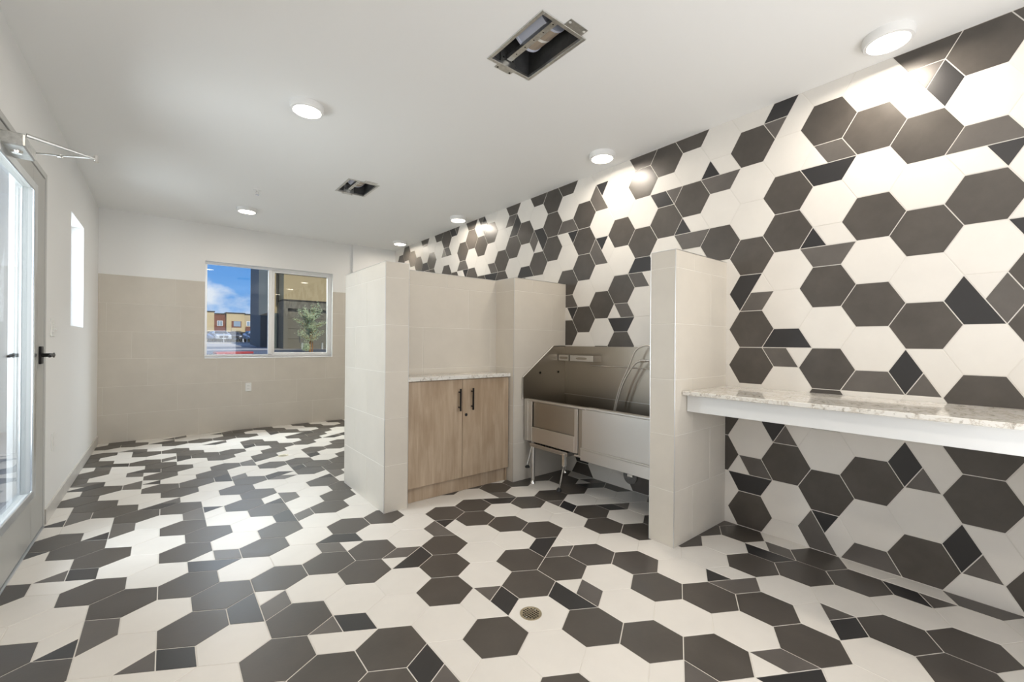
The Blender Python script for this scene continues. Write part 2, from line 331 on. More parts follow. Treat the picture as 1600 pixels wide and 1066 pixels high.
FLOOR = parse('''-7: 4=W 5=W 6=WWBBGW 7=W 8=D;
-6: 3=W 4=W 5=D 6=D 7=W 8=D;
-5: 2=W 3=W 4=W 5=D 6=W 7=WBBGWW 8=W;
-4: -6=D 1=W 2=W 3=GWBBBG 4=D 5=WWWBBG 6=W 7=D 8=W;
-3: 0=WBBBGG 1=WWWBGG 2=D 3=W 4=D 5=W 6=D 7=D 8=W;
-2: 0=D 1=W 2=D 3=W 4=D 5=WBGGGW 6=D 7=WBBBGG 8=W;
-1: 0=W 1=D 2=W 3=D 4=W 5=W 6=W 7=D 8=W;
0: -3=W -2=D -1=WBBGWW 0=D 1=W 2=WBBBGG 3=W 4=D 5=W 6=D 7=D 8=D;
1: -3=D -2=D -1=W 0=GWWWBB 1=D 2=D 3=D 4=W 5=D 6=D 7=W 8=W;
2: -4=W -3=D -2=BGWWWB -1=W 0=D 1=W 2=D 3=BBBGGW 4=W 5=D 6=W 7=W;
3: -6=W -5=BGWWWB -4=W -3=D -2=W -1=W 0=D 1=W 2=W 3=D 4=W 5=D 6=WWBBGW 7=W 8=W;
4: -6=D -5=W -4=D -3=WBBBGG -2=W -1=D 0=GGWBBB 1=D 2=W 3=D 4=W 5=GWWWBB 6=W 7=W 8=D;
5: -7=D -6=GWWBGG -5=W -4=D -3=D -2=D -1=D 0=W 1=BGGGWW 2=D 3=W 4=D 5=D 6=D 7=GWBBBG 8=W;
6: -7=W -6=W -5=D -4=D -3=W -2=W -1=BBGGWB 0=W 1=W 2=D 3=D 4=GWBBBG 5=W 6=W 7=D 8=W;
7: -7=W -6=D -5=W -4=GWBBBG -3=D -2=W -1=D 0=D 1=W 2=W 3=W 4=D 5=D 6=D 7=D 8=W;
8: -7=D -6=BGWWWB -5=W -4=D -3=W -2=D -1=W 0=W;
9: -7=W -6=D -5=W -4=D -3=W -2=WBBBGG -1=D 0=W;
10: -7=BGGGWW -6=D -5=W -4=D -3=W -2=D -1=W 0=D;
11: -7=D -6=GWWBGG -5=W -4=BGGGWW -3=D -2=GWWBGG -1=W 0=D;
12: -7=W -6=W -5=D -4=D -3=W -2=D -1=W 0=D 1=W;
13: -7=GWWBGG -6=D -5=WWWBBG -4=W -3=D -2=W -1=W 0=GWWBGG;
14: -7=W -6=D -5=W -4=D -3=W -2=D -1=BBBGGW 0=D 1=D;
15: -8=W -7=D -6=W -5=D -4=D -3=WBBBGG -2=W -1=GWWWBB 0=D 1=D 2=W;
16: -7=W -6=D -5=WGGGWB -4=W -3=D -2=W -1=D 0=D 1=W 2=D;
17: -7=GGWBBB -6=W -5=D -4=W -3=D -2=BGGGWW -1=W 0=GWWWBB 1=W;
18: -7=D -6=W -5=BBGGWB -4=D -3=W -2=W -1=D 0=W 1=D 2=D;
19: -7=D -6=W -5=D -4=W -3=D -2=W -1=D 0=W 1=W 2=D;
20: -7=W -6=BBGGWB -5=D -4=BGGWBB -3=D -2=D -1=W 0=D 1=D 2=W;
21: -7=D -6=W -5=W -4=D -3=W -2=GWWWBB -1=D 0=W 1=D 2=WWWBBG;
22: -7=D -6=W -5=D -4=D -3=W -2=W -1=D 0=W 1=D 2=D;
23: -8=W -7=D -6=GGWWBG -5=W -4=W -3=WWWBBG -2=W -1=W 0=W 1=GGWBBB 2=D;
24: -7=W -6=W -5=W -4=D -3=D -2=D -1=D 0=GWWWBB 1=D 2=W 3=D 4=D;
25: -8=D -7=D -6=D -5=WWWBBG -4=W -3=W -2=D -1=W 0=D 1=W 2=D 3=W;
26: -8=W -7=W -6=D -5=W -4=WWWBGG -3=W -2=WWWBGG -1=D 0=D 1=W 2=D 3=W 4=D;
27: -7=W -6=W -5=W -4=W -3=W -2=W -1=W 0=W 1=W''')
FLOOR[(24, -3)] = 'D'; FLOOR[(23, -4)] = 'W'
ROT = ['W', 'W', 'D', 'W', 'D', 'W', 'D', 'D', 'W', 'BBBGGW', 'W', 'WWWBBG', 'D', 'W', 'WBGGGW', 'D', 'W', 'BGWWWB']
def runs(code):
    if len(code) == 1: return [(code, 0, 6)]
    if len(set(code)) == 1: return [(code[0], 0, 6)]
    st = next(k for k in range(6) if code[k] != code[k-1]); res = []; k = 0
    while k < 6:
        c = code[(st+k) % 6]; n = 1
        while k+n < 6 and code[(st+k+n) % 6] == c: n += 1
        a = st+k
        m = n
        while m > 3: res.append((c, a % 6, 3)); a += 3; m -= 3
        res.append((c, a % 6, m)); k += n
    return res
SHAPE = {6: 'hexagonal_tile', 3: 'trapezoid_tile', 2: 'rhombus_tile', 1: 'triangle_tile'}
def proj(P):
    d = Vector(P)-Vector((0, 0, EYE)); z = d.dot(fw)
    if z < .05: return None
    return CX+CF*d.dot(r2)/z, CY-CF*d.dot(u2)/z, z
def lay(parent, cells, centre, a0, rect, frame, hide, holes=()):
    """cells: {(j,i): code}; centre(j,i) in plane coordinates; a0 first vertex angle; frame: plane -> world matrix"""
    items = []
    for key, code in cells.items():
        cx, cy = centre(*key)
        for c, a, n in runs(code):
            pts = [] if n in (6, 3) else [(0, 0)]
            pts += [(S*math.cos(a0+(a+k)*PI/3), S*math.sin(a0+(a+k)*PI/3)) for k in range(n if n == 6 else n+1)]
            q = clip(pts, rect[0]-cx, rect[1]-cx, rect[2]-cy, rect[3]-cy)
            if not q or area(q) < 2e-4: continue
            mc = (sum(x for x, y in q)/len(q), sum(y for x, y in q)/len(q))
            wp = frame @ Vector((cx+mc[0], cy+mc[1], 0)); pr = proj(wp); vis = 0
            if pr and -60 < pr[0] < 1660 and -60 < pr[1] < 1126 and not hide(wp): vis = area(q)/pr[2]**2
            items.append((vis, n, c, cx, cy, q))
    items.sort(key=lambda t: -t[0]); cnt = {}; bulk = {}
    for vis, n, c, cx, cy, q in items:
        nm = SHAPE[n]; cnt[nm] = cnt.get(nm, 0)+1
        if vis > 0 and cnt[nm] <= 295:
            me = tile_mesh(q, c)
            if not me: continue
            o = bpy.data.objects.new(nm, me); C.link(o); o.parent = parent
            o.matrix_world = frame @ Matrix.Translation((cx, cy, random.uniform(-.00025, .00025)))
        else:
            g = tile_geo(q)
            if g: bulk.setdefault(c, MB()).add([frame @ Vector((x+cx, y+cy, z)) for x, y, z in g[0]], g[1])
    for c, b in bulk.items():
        o = b.build('small_hex_tiles', c, parent); o['kind'] = 'stuff'

# ------------------------------------------------------------------ floor
floor = struct(MB().box(LX-.12, RX+.12, YF-.12, YB+.1, -.12, -.0013).build('floor', 'grout'), 'floor of white, charcoal and black hexagon tiles with pale grout', 'floor')
cells = {}
for j in range(-18, 29):
    for i in range(-16, 12):
        x = 1.0592+WHX*(i+(j % 2)/2); y = 1.4040+1.5*S*j
        if x < LX-S or x > RX+S or y < YF-S or y > YB+S: continue
        cells[(j, i)] = FLOOR.get((j, i)) or ROT[(i*7+j*11+i*j) % len(ROT)]
def hidef(p): return p.x > 1.37 and p.y > 3.15 or p.y < .2
lay(floor, cells, lambda j, i: (1.0592+WHX*(i+(j % 2)/2), 1.4040+1.5*S*j), PI/6, (LX, RX, YF, YB), Matrix.Identity(4), hidef)

# ------------------------------------------------------------------ right wall with hexagon tiles
wr = struct(MB().box(RX+.0013, RX+.15, YF-.12, YB+.1, -.12, H+.35).build('wall_right', 'grout'), 'wall covered in white, charcoal and black hexagon tiles', 'wall')
cells = {}
for c in range(-31, 16):
    for r in range(-8, 6):
        y = .7812-1.5*S*c; z = 1.5477+WHX*(r+(c % 2)/2)
        if y < YF-S or y > YB+S or z < -S or z > H+S: continue
        cells[(c, r)] = WALL.get((c, r)) or ('W' if (y > .3 and c % 3) else ROT[(c*5+r*11+c*r) % len(ROT)])
FRW = Matrix(((0, 0, -1, RX), (-1, 0, 0, 0), (0, 1, 0, 0), (0, 0, 0, 1)))
def hidew(p):
    if p.y > 2.9 and p.z < 1.70: return True
    if p.y < -.3: return True
    if 1.55 < p.y < 2.86 and .45 < p.z < 1.1: return True
    if 1.36 < p.y < 1.52 and p.z < 1.76: return True
    return False
lay(wr, cells, lambda c, r: (-(.7812-1.5*S*c), 1.5477+WHX*(r+(c % 2)/2)), 0, (-YB, -YF, 0, H), FRW, hidew)

# ------------------------------------------------------------------ cream wall tiles on a plane
def cream(parent, frame, u0, u1, rows, width, offs, holes=(), name='wall_tile'):
    """rows: list of z edges; offs: joint position for each row"""
    for k in range(len(rows)-1):
        z0, z1 = rows[k], rows[k+1]; o = offs[k % len(offs)]; u = o-math.ceil((o-u0)/width)*width
        while u < u1-1e-4:
            a, b = max(u, u0), min(u+width, u1); u += width
            segs = [(a, b)]
            for hx0, hx1, hz0, hz1 in holes:
                if hz0 < (z0+z1)/2 < hz1:
                    ns = []
                    for p, q in segs:
                        if q <= hx0 or p >= hx1: ns.append((p, q)); continue
                        if p < hx0: ns.append((p, hx0))
                        if q > hx1: ns.append((hx1, q))
                    segs = ns
            for p, q in segs:
                if q-p < .012: continue
                me = tile_mesh([(0, 0), (q-p, 0), (q-p, z1-z0), (0, z1-z0)], 'cream')
                if not me: continue
                ob = bpy.data.objects.new(name, me); C.link(ob); ob.parent = parent; ob.matrix_world = frame @ Matrix.Translation((p, z0, 0))
def planeY(y): return Matrix(((1, 0, 0, 0), (0, 0, -1, y), (0, 1, 0, 0), (0, 0, 0, 1)))       # faces -Y, u=x
def planeXm(x): return Matrix(((0, 0, -1, x), (-1, 0, 0, 0), (0, 1, 0, 0), (0, 0, 0, 1)))     # faces -X, u=-y
def planeXp(x): return Matrix(((0, 0, 1, x), (1, 0, 0, 0), (0, 1, 0, 0), (0, 0, 0, 1)))       # faces +X, u=y
def planeYp(y): return Matrix(((-1, 0, 0, 0), (0, 0, 1, y), (0, 1, 0, 0), (0, 0, 0, 1)))      # faces +Y, u=-x
ROWS = [0, .330, .662, .994, 1.327, 1.662, 1.775]; TW = .665

# ------------------------------------------------------------------ back wall and window
WX0, WX1, WZ0, WZ1 = .400, 1.992, .985, 2.251
b = MB(); y0, y1 = YB, YB+.16
b.box(LX-.12, WX0, y0+.0065, y1, -.12, H+.35); b.box(WX1, RX+.12, y0+.0065, y1, -.12, H+.35)
b.box(WX0, WX1, y0+.0065, y1, -.12, WZ0); b.box(WX0, WX1, y0+.0065, y1, WZ1, H+.35)
wb = struct(b.build('wall_back', 'paint'), 'white back wall with a cream tile wainscot and window', 'wall')
b = MB(); b.box(LX, WX0-.0, y0, y0+.0065, 1.975, H); b.box(WX1, 2.277, y0, y0+.0065, 1.975, H); b.box(WX0, WX1, y0, y0+.0065, WZ1, H); b.box(2.277, RX, y0-.045, y0+.0065, 0, H)
b.build('plaster_face', 'paint', wb)
b = MB(); b.box(LX, 2.277, YB+.0013, YB+.0068, 0, WZ0); b.box(LX, WX0, YB+.0013, YB+.0068, WZ0, 1.975); b.box(WX1, 2.277, YB+.0013, YB+.0068, WZ0, 1.975)
b.build('grout_bed', 'creamgrout', wb)
cream(wb, planeY(YB), LX, 2.277, [0, .330, .655, .985, 1.305, 1.640, 1.975], TW+.02, [.346, .13, 1.213, -.307, -.528, .1], holes=((WX0, WX1, WZ0, WZ1),))
win = struct(empty('window_1', ((WX0+WX1)/2, YB+.1, WZ0), 'white vinyl sliding window in the tiled back wall, looking on parked cars', 'window'))
yw0, yw1 = YB+.085, YB+.135; f = .028
b = MB(); b.box(WX0, WX1, yw0, yw1, WZ0, WZ0+.036, .003); b.box(WX0, WX1, yw0, yw1, WZ1-f, WZ1, .003); b.box(WX0, WX0+f, yw0, yw1, WZ0+.036, WZ1-f, .003); b.box(WX1-.055, WX1, yw0, yw1, WZ0+.036, WZ1-f, .003)
b.build('window_frame', 'vinyl', win)
b = MB(); m0, m1 = 1.137, 1.185
b.box(m0, m1, yw0-.012, yw1-.015, WZ0+.036, WZ1-f, .004); b.build('meeting_rail', 'vinyl', win)
b = MB(); b.box(m1, m1+.034, yw0+.012, yw1-.004, WZ0+.036, WZ1-f, .003); b.box(m1+.034, WX1-.055, yw0+.012, yw1-.004, WZ0+.036, WZ0+.062, .003); b.box(m1+.034, WX1-.055, yw0+.012, yw1-.004, WZ1-f-.028, WZ1-f, .003)
sash = b.build('sliding_sash', 'vinyl', win)
b = MB(); b.box(m0+.014, m0+.032, yw0-.022, yw0-.012, 1.60, 1.66, .003); b.build('latch', 'vinyl', win)
MB().box(WX0+f, m0, yw0+.02, yw0+.026, WZ0+.036, WZ1-f).build('pane', 'glass', win)
MB().box(m1+.034, WX1-.055, yw0+.03, yw0+.036, WZ0+.062, WZ1-f-.028).build('pane', 'glass_tint', win)
b = MB(); b.box(WX0+f, m0, yw0+.012, yw0+.018, WZ0+.036, WZ0+.042); b.box(m1+.034, WX1-.055, yw0+.02, yw0+.028, WZ1-f-.034, WZ1-f-.028); b.build('glazing_gasket', 'rubber', win)
struct(MB().box(WX0, WX1, YB-.006, yw0, WZ0-.012, WZ0, .003).build('trim_1', 'vinyl'), 'thin white sill under the back window', 'window sill')

# ------------------------------------------------------------------ left wall, door, narrow window
DY0, DY1, DZ = 2.84, 4.078, 2.268
NY0, NY1, NZ0, NZ1 = 5.03, 5.74, 1.32, 2.26
b = MB(); x0, x1 = LX-.16, LX
b.box(x0, x1, YF-.12, DY0, -.12, H+.35); b.box(x0, x1, DY0, DY1, DZ, H+.35); b.box(x0, x1, DY1, NY0, -.12, H+.35)
b.box(x0, x1, NY0, NY1, -.12, NZ0); b.box(x0, x1, NY0, NY1, NZ1, H+.35); b.box(x0, x1, NY1, YB+.1, -.12, H+.35); b.box(x0, x1, DY0, DY1, -.12, -.002)
struct(b.build('wall_left', 'paint'), 'plain white wall holding the glazed door and a narrow window', 'wall')
d1 = struct(empty('door_1', (LX, DY0, 0), 'grey steel door with a tall glass lite and black lever, at the left edge', 'door'))
b = MB(); b.box(LX-.13, LX+.004, DY0, DY0+.035, 0, DZ, .002); b.box(LX-.13, LX+.004, DY1-.033, DY1, 0, DZ, .002); b.box(LX-.13, LX+.004, DY0+.035, DY1-.033, DZ-.036, DZ, .002)
b.build('door_frame', 'doorgrey2', d1)
lx0, lx1 = LX-.048, LX-.001; a0, a1, lz0, lz1 = DY0+.038, DY1-.036, .006, DZ-.040
gy0, gy1, gz0, gz1 = a0+.12, 3.735, .30, 2.09
b = MB(); b.box(lx0, lx1, a0, gy0, lz0, lz1, .002); b.box(lx0, lx1, gy1, a1, lz0, lz1, .002); b.box(lx0, lx1, gy0, gy1, lz0, gz0, .002); b.box(lx0, lx1, gy0, gy1, gz1, lz1, .002)
leaf = b.build('door_leaf', 'doorgrey', d1)
b = MB()
for q0, q1, q2, q3 in ((gy0-.03, gy0+.02, gz0-.03, gz1+.03), (gy1-.02, gy1+.045, gz0-.03, gz1+.03), (gy0+.02, gy1-.02, gz0-.03, gz0+.02), (gy0+.02, gy1-.02, gz1-.02, gz1+.03)):
    b.box(lx1, lx1+.012, q0, q1, q2, q3, .004)
b.build('glazing_bead', 'alu', d1)
MB().box(LX-.03, LX-.022, gy0, gy1, gz0, gz1).build('pane', 'glass', d1)
def lever(y, z, sgn, x):
    b = MB(); b.box(min(x, x+sgn*.012), max(x, x+sgn*.012), y-.032, y+.032, z-.055, z+.055, .003)
    r = b.build('escutcheon', 'black', d1)
    b = MB(); b.tube([(x+sgn*.012, y, z), (x+sgn*.058, y, z)], .012, 12); b.tube([(x+sgn*.055, y+.01, z), (x+sgn*.060, y-.05, z+.002), (x+sgn*.060, y-.125, z-.004)], [.012, .0105, .008], 10)
    b.build('lever', 'black', r, True)
    MB().tube([(x+sgn*.058, y, z+.0), (x+sgn*.064, y, z)], .015, 14).build('cap', 'black', r)
lever(3.93, 1.105, 1, LX-.001); lever(3.93, 1.105, -1, LX-.048)
b = MB(); b.box(LX+.0, LX+.085, 3.02, 3.245, 2.108, 2.168, .006); cl = b.build('door_closer', 'galv', d1); cl['label'] = 'silver door closer body with folding arm'
MB().lathe((LX+.043, 3.12, 2.108), (0, 0, -1), [(.0, .010), (.018, .010), (.021, 0)], 16).build('spindle', 'chrome', cl, True)
b = MB(); b.tube([(-.515, 3.05, 2.172), (-.290, 3.13, 2.150)], [.010, .006], 8); b.build('closer_arm', 'galv', cl, True)
b = MB(); b.tube([(-.555, 3.36, 2.185), (-.43, 3.26, 2.170), (-.288, 3.15, 2.160)], [.004, .0045, .006], 8); b.tube([(-.44, 3.27, 2.168), (-.425, 3.255, 2.167)], .009, 8)
b.build('closer_arm', 'galv', cl, True)
MB().lathe((-.285, 3.14, 2.135), (0, 0, 1), [(0, 0), (.010, 0), (.010, .035), (0, .035)], 12).build('elbow_bolt', 'chrome', cl)
MB().box(LX-.12, LX+.01, DY0+.036, DY1-.034, -.004, .004).build('threshold', 'alu', d1)
w2 = struct(empty('window_2', (LX-.1, NY0, NZ0), 'narrow upright window set deep in the left wall', 'window'))
b = MB(); xx0, xx1 = LX-.15, LX-.11
b.box(xx0, xx1, NY0, NY1, NZ0, NZ0+.03); b.box(xx0, xx1, NY0, NY1, NZ1-.03, NZ1); b.box(xx0, xx1, NY0, NY0+.03, NZ0+.03, NZ1-.03); b.box(xx0, xx1, NY1-.03, NY1, NZ0+.03, NZ1-.03)
b.build('window_frame', 'vinyl', w2); MB().box(LX-.135, LX-.13, NY0+.03, NY1-.03, NZ0+.03, NZ1-.03).build('pane', 'glass', w2)
bl = struct(MB().box(LX, LX+.008, DY1, YB, 0, .098).build('baseboard_left', 'creamgrout'), 'pale tiled skirting along the left wall', 'skirting')
for k in range(5):
    p0 = DY1+.61*k; p1 = min(p0+.608, YB)
    if p1-p0 > .03: MB().box(LX+.004, LX+.012, p0, p1, .001, .101, .002).build('base_tile', 'base', bl)
struct(MB().box(LX, LX+.012, YF, DY0, 0, .101, .002).build('baseboard_left_front', 'base'), 'pale skirting on the hinge side of the door', 'skirting')

# ------------------------------------------------------------------ front wall (behind the camera), with a storefront window added to let in light
b = MB(); b.box(LX-.12, LX+.5, YF-.12, YF, -.12, H+.35); b.box(RX-.5, RX+.12, YF-.12, YF, -.12, H+.35); b.box(LX+.5, RX-.5, YF-.12, YF, -.12, .25); b.box(LX+.5, RX-.5, YF-.12, YF, 1.7, H+.35)
struct(b.build('wall_front', 'paint'), 'white wall behind the camera with an added wide window', 'wall')
w3 = struct(empty('added_window_3', (1.2, YF-.06, .25), 'wide storefront window added behind the camera to let in light', 'window'))
b = MB()
for x in (LX+.5, 1.16, RX-.55): b.box(x, x+.05, YF-.09, YF-.03, .25, 1.7)
b.box(LX+.5, RX-.5, YF-.09, YF-.03, .25, .30); b.box(LX+.5, RX-.5, YF-.09, YF-.03, 1.65, 1.7); b.build('window_frame', 'alu', w3)
MB().box(LX+.5, RX-.5, YF-.063, YF-.058, .3, 1.65).build('pane', 'glass', w3)

# ------------------------------------------------------------------ ceiling with two openings
BOX = [(1.335, 1.622, 1.452, 1.878), (1.325, 1.610, 4.092, 4.500)]
b = MB(); xa, xb_ = LX-.1, RX+.1; ys = YF-.1
for (bx0, bx1, by0, by1) in BOX:
    b.box(xa, xb_, ys, by0, H, H+.014); b.box(xa, bx0, by0, by1, H, H+.014); b.box(bx1, xb_, by0, by1, H, H+.014); ys = by1
b.box(xa, xb_, ys, YB+.1, H, H+.014)
struct(b.build('ceiling', 'ceil'), 'flat white plasterboard ceiling', 'ceiling')
rf = MB().box(xa-.3, xb_+.3, YF-.4, YB+.3, H+.33, H+.40).build('roof_deck', 'dull'); struct(rf, 'roof deck over the ceiling void', 'roof')

BLAB = ['open galvanised ceiling housing nearest the camera, its lamp can showing', 'open galvanised ceiling housing farther back, above the low partition']
for k, (bx0, bx1, by0, by1) in enumerate(BOX):
    t = empty('ceiling_light_housing', ((bx0+bx1)/2, (by0+by1)/2, H), BLAB[k], 'light housing', 'unfinished recessed light housings')
    b = MB(); z0, z1 = H-.004, H+.27; f = .014
    for q in ((bx0-.006, bx0+f, by0-.006, by1+.006), (bx1-f, bx1+.006, by0-.006, by1+.006), (bx0+f, bx1-f, by0-.006, by0+f), (bx0+f, bx1-f, by1-f, by1+.006)): b.box(*q, z0, H+.012, .001)
    b.build('rim', 'galv', t)
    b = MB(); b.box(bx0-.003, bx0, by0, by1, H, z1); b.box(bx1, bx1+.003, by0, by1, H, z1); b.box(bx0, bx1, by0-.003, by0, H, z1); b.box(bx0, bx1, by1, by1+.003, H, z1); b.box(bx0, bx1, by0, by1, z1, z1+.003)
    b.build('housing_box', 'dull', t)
    xm = bx0+.125
    b = MB(); b.box(xm-.016, xm+.016, by0+.004, by1-.02, H+.03, H+.034); b.box(xm-.016, xm-.013, by0+.004, by1-.02, H+.034, H+.05); b.box(xm+.013, xm+.016, by0+.004, by1-.02, H+.034, H+.05)
    rail = b.build('hanger_rail', 'galv', t)
    for i in range(5): MB().lathe((xm, by0+.06+i*.07, H+.0305), (0, 0, -1), [(0, .001), (.004, .001), (.005, -.001)], 10).build('rivet', 'black', rail)
    zc = H+.145; xc = (bx0+bx1)/2+.012; ya, yb = by0+.09, by0+.29
    b = MB(); b.lathe((xc, ya, zc), (0, 1, 0), [(0, 0), (.108, 0), (.108, .012), (.104, .014), (.104, yb-ya-.014), (.108, yb-ya-.012), (.108, yb-ya), (0, yb-ya)], 36); can = b.build('lamp_can', 'canblue', t, True)
    vs = [(xc+.1055*math.sin(a), y, zc-.1055*math.cos(a)) for a in [(i-1)*PI/14 for i in range(0, 10)] for y in (ya+.016, yb-.016)]
    MB().add(vs, [(2*i, 2*i+1, 2*i+3, 2*i+2) for i in range(9)]).build('tan_reflection', 'cantan', can)  # thin sheet carrying the tan reflection on the can, no separate part
    vs = [(xc+.1065*math.sin(a), y, zc-.1065*math.cos(a)) for a in [(i-1)*PI/14 for i in range(0, 9)] for y in ((ya+yb)/2-.008, (ya+yb)/2+.010)]
    MB().add(vs, [(2*i, 2*i+1, 2*i+3, 2*i+2) for i in range(8)]).build('strap', 'tape', can)
    b = MB(); b.box(xm-.05, xm+.05, by1-.012, by1-.008, H+.005, H+.085); br = b.build('mounting_bracket', 'galv', t)
    for dx in (-.032, .032): MB().tube([(xm+dx, by1-.0125, H+.04), (xm+dx, by1-.014, H+.04)], .005, 10).build('hole', 'black', br)
    b = MB(); b.box(xm+.01, xm+.13, by0-.052, by0-.006, H-.0025, H-.0008); q = b.build('fixing_tab', 'galv', t)
    for dx in (.022, .118): MB().tube([(xm+dx, by0-.035, H-.0026), (xm+dx, by0-.035, H-.0034)], .007, 12).build('hole', 'tape', q)
    b = MB(); b.box(xm-.06, xm+.05, by1+.006, by1+.036, H-.0025, H-.0008); q = b.build('fixing_tab', 'galv', t)
    for dx in (-.045, .038): MB().tube([(xm+dx, by1+.024, H-.0026), (xm+dx, by1+.024, H-.0034)], .006, 12).build('hole', 'black', q)

# ------------------------------------------------------------------ ceiling lamps
LP = [(.704, 3.010, 'round white ceiling lamp left of the two open housings, nearest the door'), (.723, 5.787, 'small-looking round ceiling lamp by the sprinkler, near the back window'),
      (2.745, .474, 'round white ceiling lamp at top right, nearest the camera'), (2.718, 2.233, 'round white ceiling lamp over the dog washing tub'),
      (2.759, 4.489, 'round ceiling lamp by the hexagon wall, behind the tub'), (2.754, 6.149, 'farthest round ceiling lamp, beside the back corner'),
      (.704, .25, 'added round ceiling lamp just outside the left of the frame, for fill'), (2.745, -1.3, 'added round ceiling lamp behind the camera on the tiled side, for fill'), (.704, -1.5, 'added round ceiling lamp behind the camera on the door side, for fill')]  # last three lamps are unseen, added to brighten the room
for x, y, lab in LP:
    t = empty('ceiling_lamp', (x, y, H), lab, 'ceiling lamp', 'round surface ceiling lamps')
    MB().lathe((x, y, H), (0, 0, -1), [(.102, 0), (.102, .030), (.097, .040), (.084, .042), (.082, .038)], 40).build('lamp_trim', 'lampbody', t, True)
    MB().lathe((x, y, H), (0, 0, -1), [(.0824, .0385), (.0, .0395)], 40).build('diffuser', 'emit', t, True)
t = empty('sprinkler_head', (.713, 5.01, H), 'small white fire sprinkler head on the ceiling beside a lamp', 'sprinkler')
MB().lathe((.713, 5.01, H), (0, 0, -1), [(.038, 0), (.036, .005), (.012, .007), (.010, .018)], 24).build('escutcheon', 'lampbody', t, True)
b = MB(); b.tube([(.703, 5.01, H-.016), (.700, 5.01, H-.035), (.713, 5.01, H-.048)], .002, 6); b.tube([(.723, 5.01, H-.016), (.726, 5.01, H-.035), (.713, 5.01, H-.048)], .002, 6); b.build('yoke', 'chrome', t)
MB().lathe((.713, 5.01, H-.048), (0, 0, -1), [(0, 0), (.017, .001), (.017, .003), (0, .003)], 16).build('deflector', 'chrome', t)

# ------------------------------------------------------------------ tiled partitions
def part_wall(name, label, boxes, faces, trims):
    b = MB()
    for q in boxes: b.box(*q)
    o = struct(b.build(name, 'creamgrout'), label, 'partition wall')
    for fr, u0, u1, rows, offs in faces: cream(o, fr, u0, u1, rows, TW, offs)
    for q in trims: MB().box(*q, .001).build('edge_trim', 'trimmetal', o)
    return o
PT = 1.775; e = .0013
AX0, AX1, AY0, AY1 = 1.194, 1.372, 2.898, 3.76
BX0, BX1, BY0, BY1 = 2.337, RX-.001, 2.875, 3.32; RY = 3.136
part_wall('partition_wall', 'cream tiled low partition around the cabinet and tub, free end facing the camera',
    [(AX0+e, AX1-e, AY0+e, AY1-e, 0, PT-e), (AX1-e, BX0+e, RY+e, BY1-e, 0, PT-e), (BX0+e, BX1, BY0+e, BY1-e, 0, PT-e)],
    [(planeXm(AX0), -AY1, -AY0, ROWS, [-3.25, -3.5]), (planeY(AY0), AX0, AX1, ROWS, [1.194]), (planeXp(AX1), AY0, RY, ROWS, [2.898]),
     (planeY(RY), AX1, BX0, ROWS, [1.83, 1.61, 1.61, 1.609, 2.042, 1.826]), (planeXm(BX0), -RY, -BY0, ROWS, [-RY]),
     (planeY(BY0), BX0, BX1, ROWS, [2.55, 2.79, 2.55, 2.34, 2.794, 2.55]), (planeYp(AY1), -AX1, -AX0, ROWS, [-AX1]), (planeYp(BY1), -BX1, -AX1, ROWS, [-2.2, -2.0])],
    [(AX0-.001, AX0+.003, AY0-.001, AY0+.003, 0, PT+.001), (AX1-.003, AX1+.001, AY0-.001, AY0+.003, 0, PT+.001), (BX0-.001, BX0+.003, BY0-.001, BY0+.003, 0, PT+.001),
     (AX0+.003, AX1-.003, AY0-.001, AY0+.003, PT-.003, PT+.001), (AX0-.001, AX0+.003, AY0+.003, AY1, PT-.003, PT+.001), (AX1, BX0, RY-.001, RY+.003, PT-.003, PT+.001), (BX0-.001, BX0+.003, BY0, RY, PT-.003, PT+.001), (BX0+.003, BX1, BY0-.001, BY0+.003, PT-.003, PT+.001)])
PX0, PX1, PY0, PY1 = 2.326, RX-.001, 1.354, 1.522; PT2 = 1.768
ROWS2 = ROWS[:-1]+[PT2]
part_wall('partition_wall', 'short cream tiled pier between the tub and the long shelf',
    [(PX0+e, PX1, PY0+e, PY1-e, 0, PT2-e)],
    [(planeXm(PX0), -PY1, -PY0, ROWS2, [-PY1]), (planeY(PY0), PX0, PX1, ROWS2, [2.54, 2.755, 2.529, 2.34, 2.756, 2.546]), (planeYp(PY1), -PX1, -PX0, ROWS2, [-2.6, -2.8])],
    [(PX0-.001, PX0+.003, PY0-.001, PY0+.003, 0, PT2+.001), (PX0-.001, PX0+.003, PY1-.003, PY1+.001, 0, PT2+.001), (PX0+.003, PX1, PY0-.001, PY0+.003, PT2-.003, PT2+.001), (PX0-.001, PX0+.003, PY0+.003, PY1-.003, PT2-.003, PT2+.001)])
b = MB(); b.box(AX0+.003, AX1-.003, AY0+.003, AY1-.003, PT-e, PT-.0002); b.box(AX1-.003, BX0+.003, RY+.003, BY1-.003, PT-e, PT-.0002); b.box(BX0+.003, BX1, BY0+.003, BY1-.003, PT-e, PT-.0002)
b.box(PX0+.003, PX1, PY0+.003, PY1-.003, PT2-e, PT2-.0002)
struct(b.build('trim_2', 'cream'), 'flat cream tile caps on top of the partitions', 'tile cap')

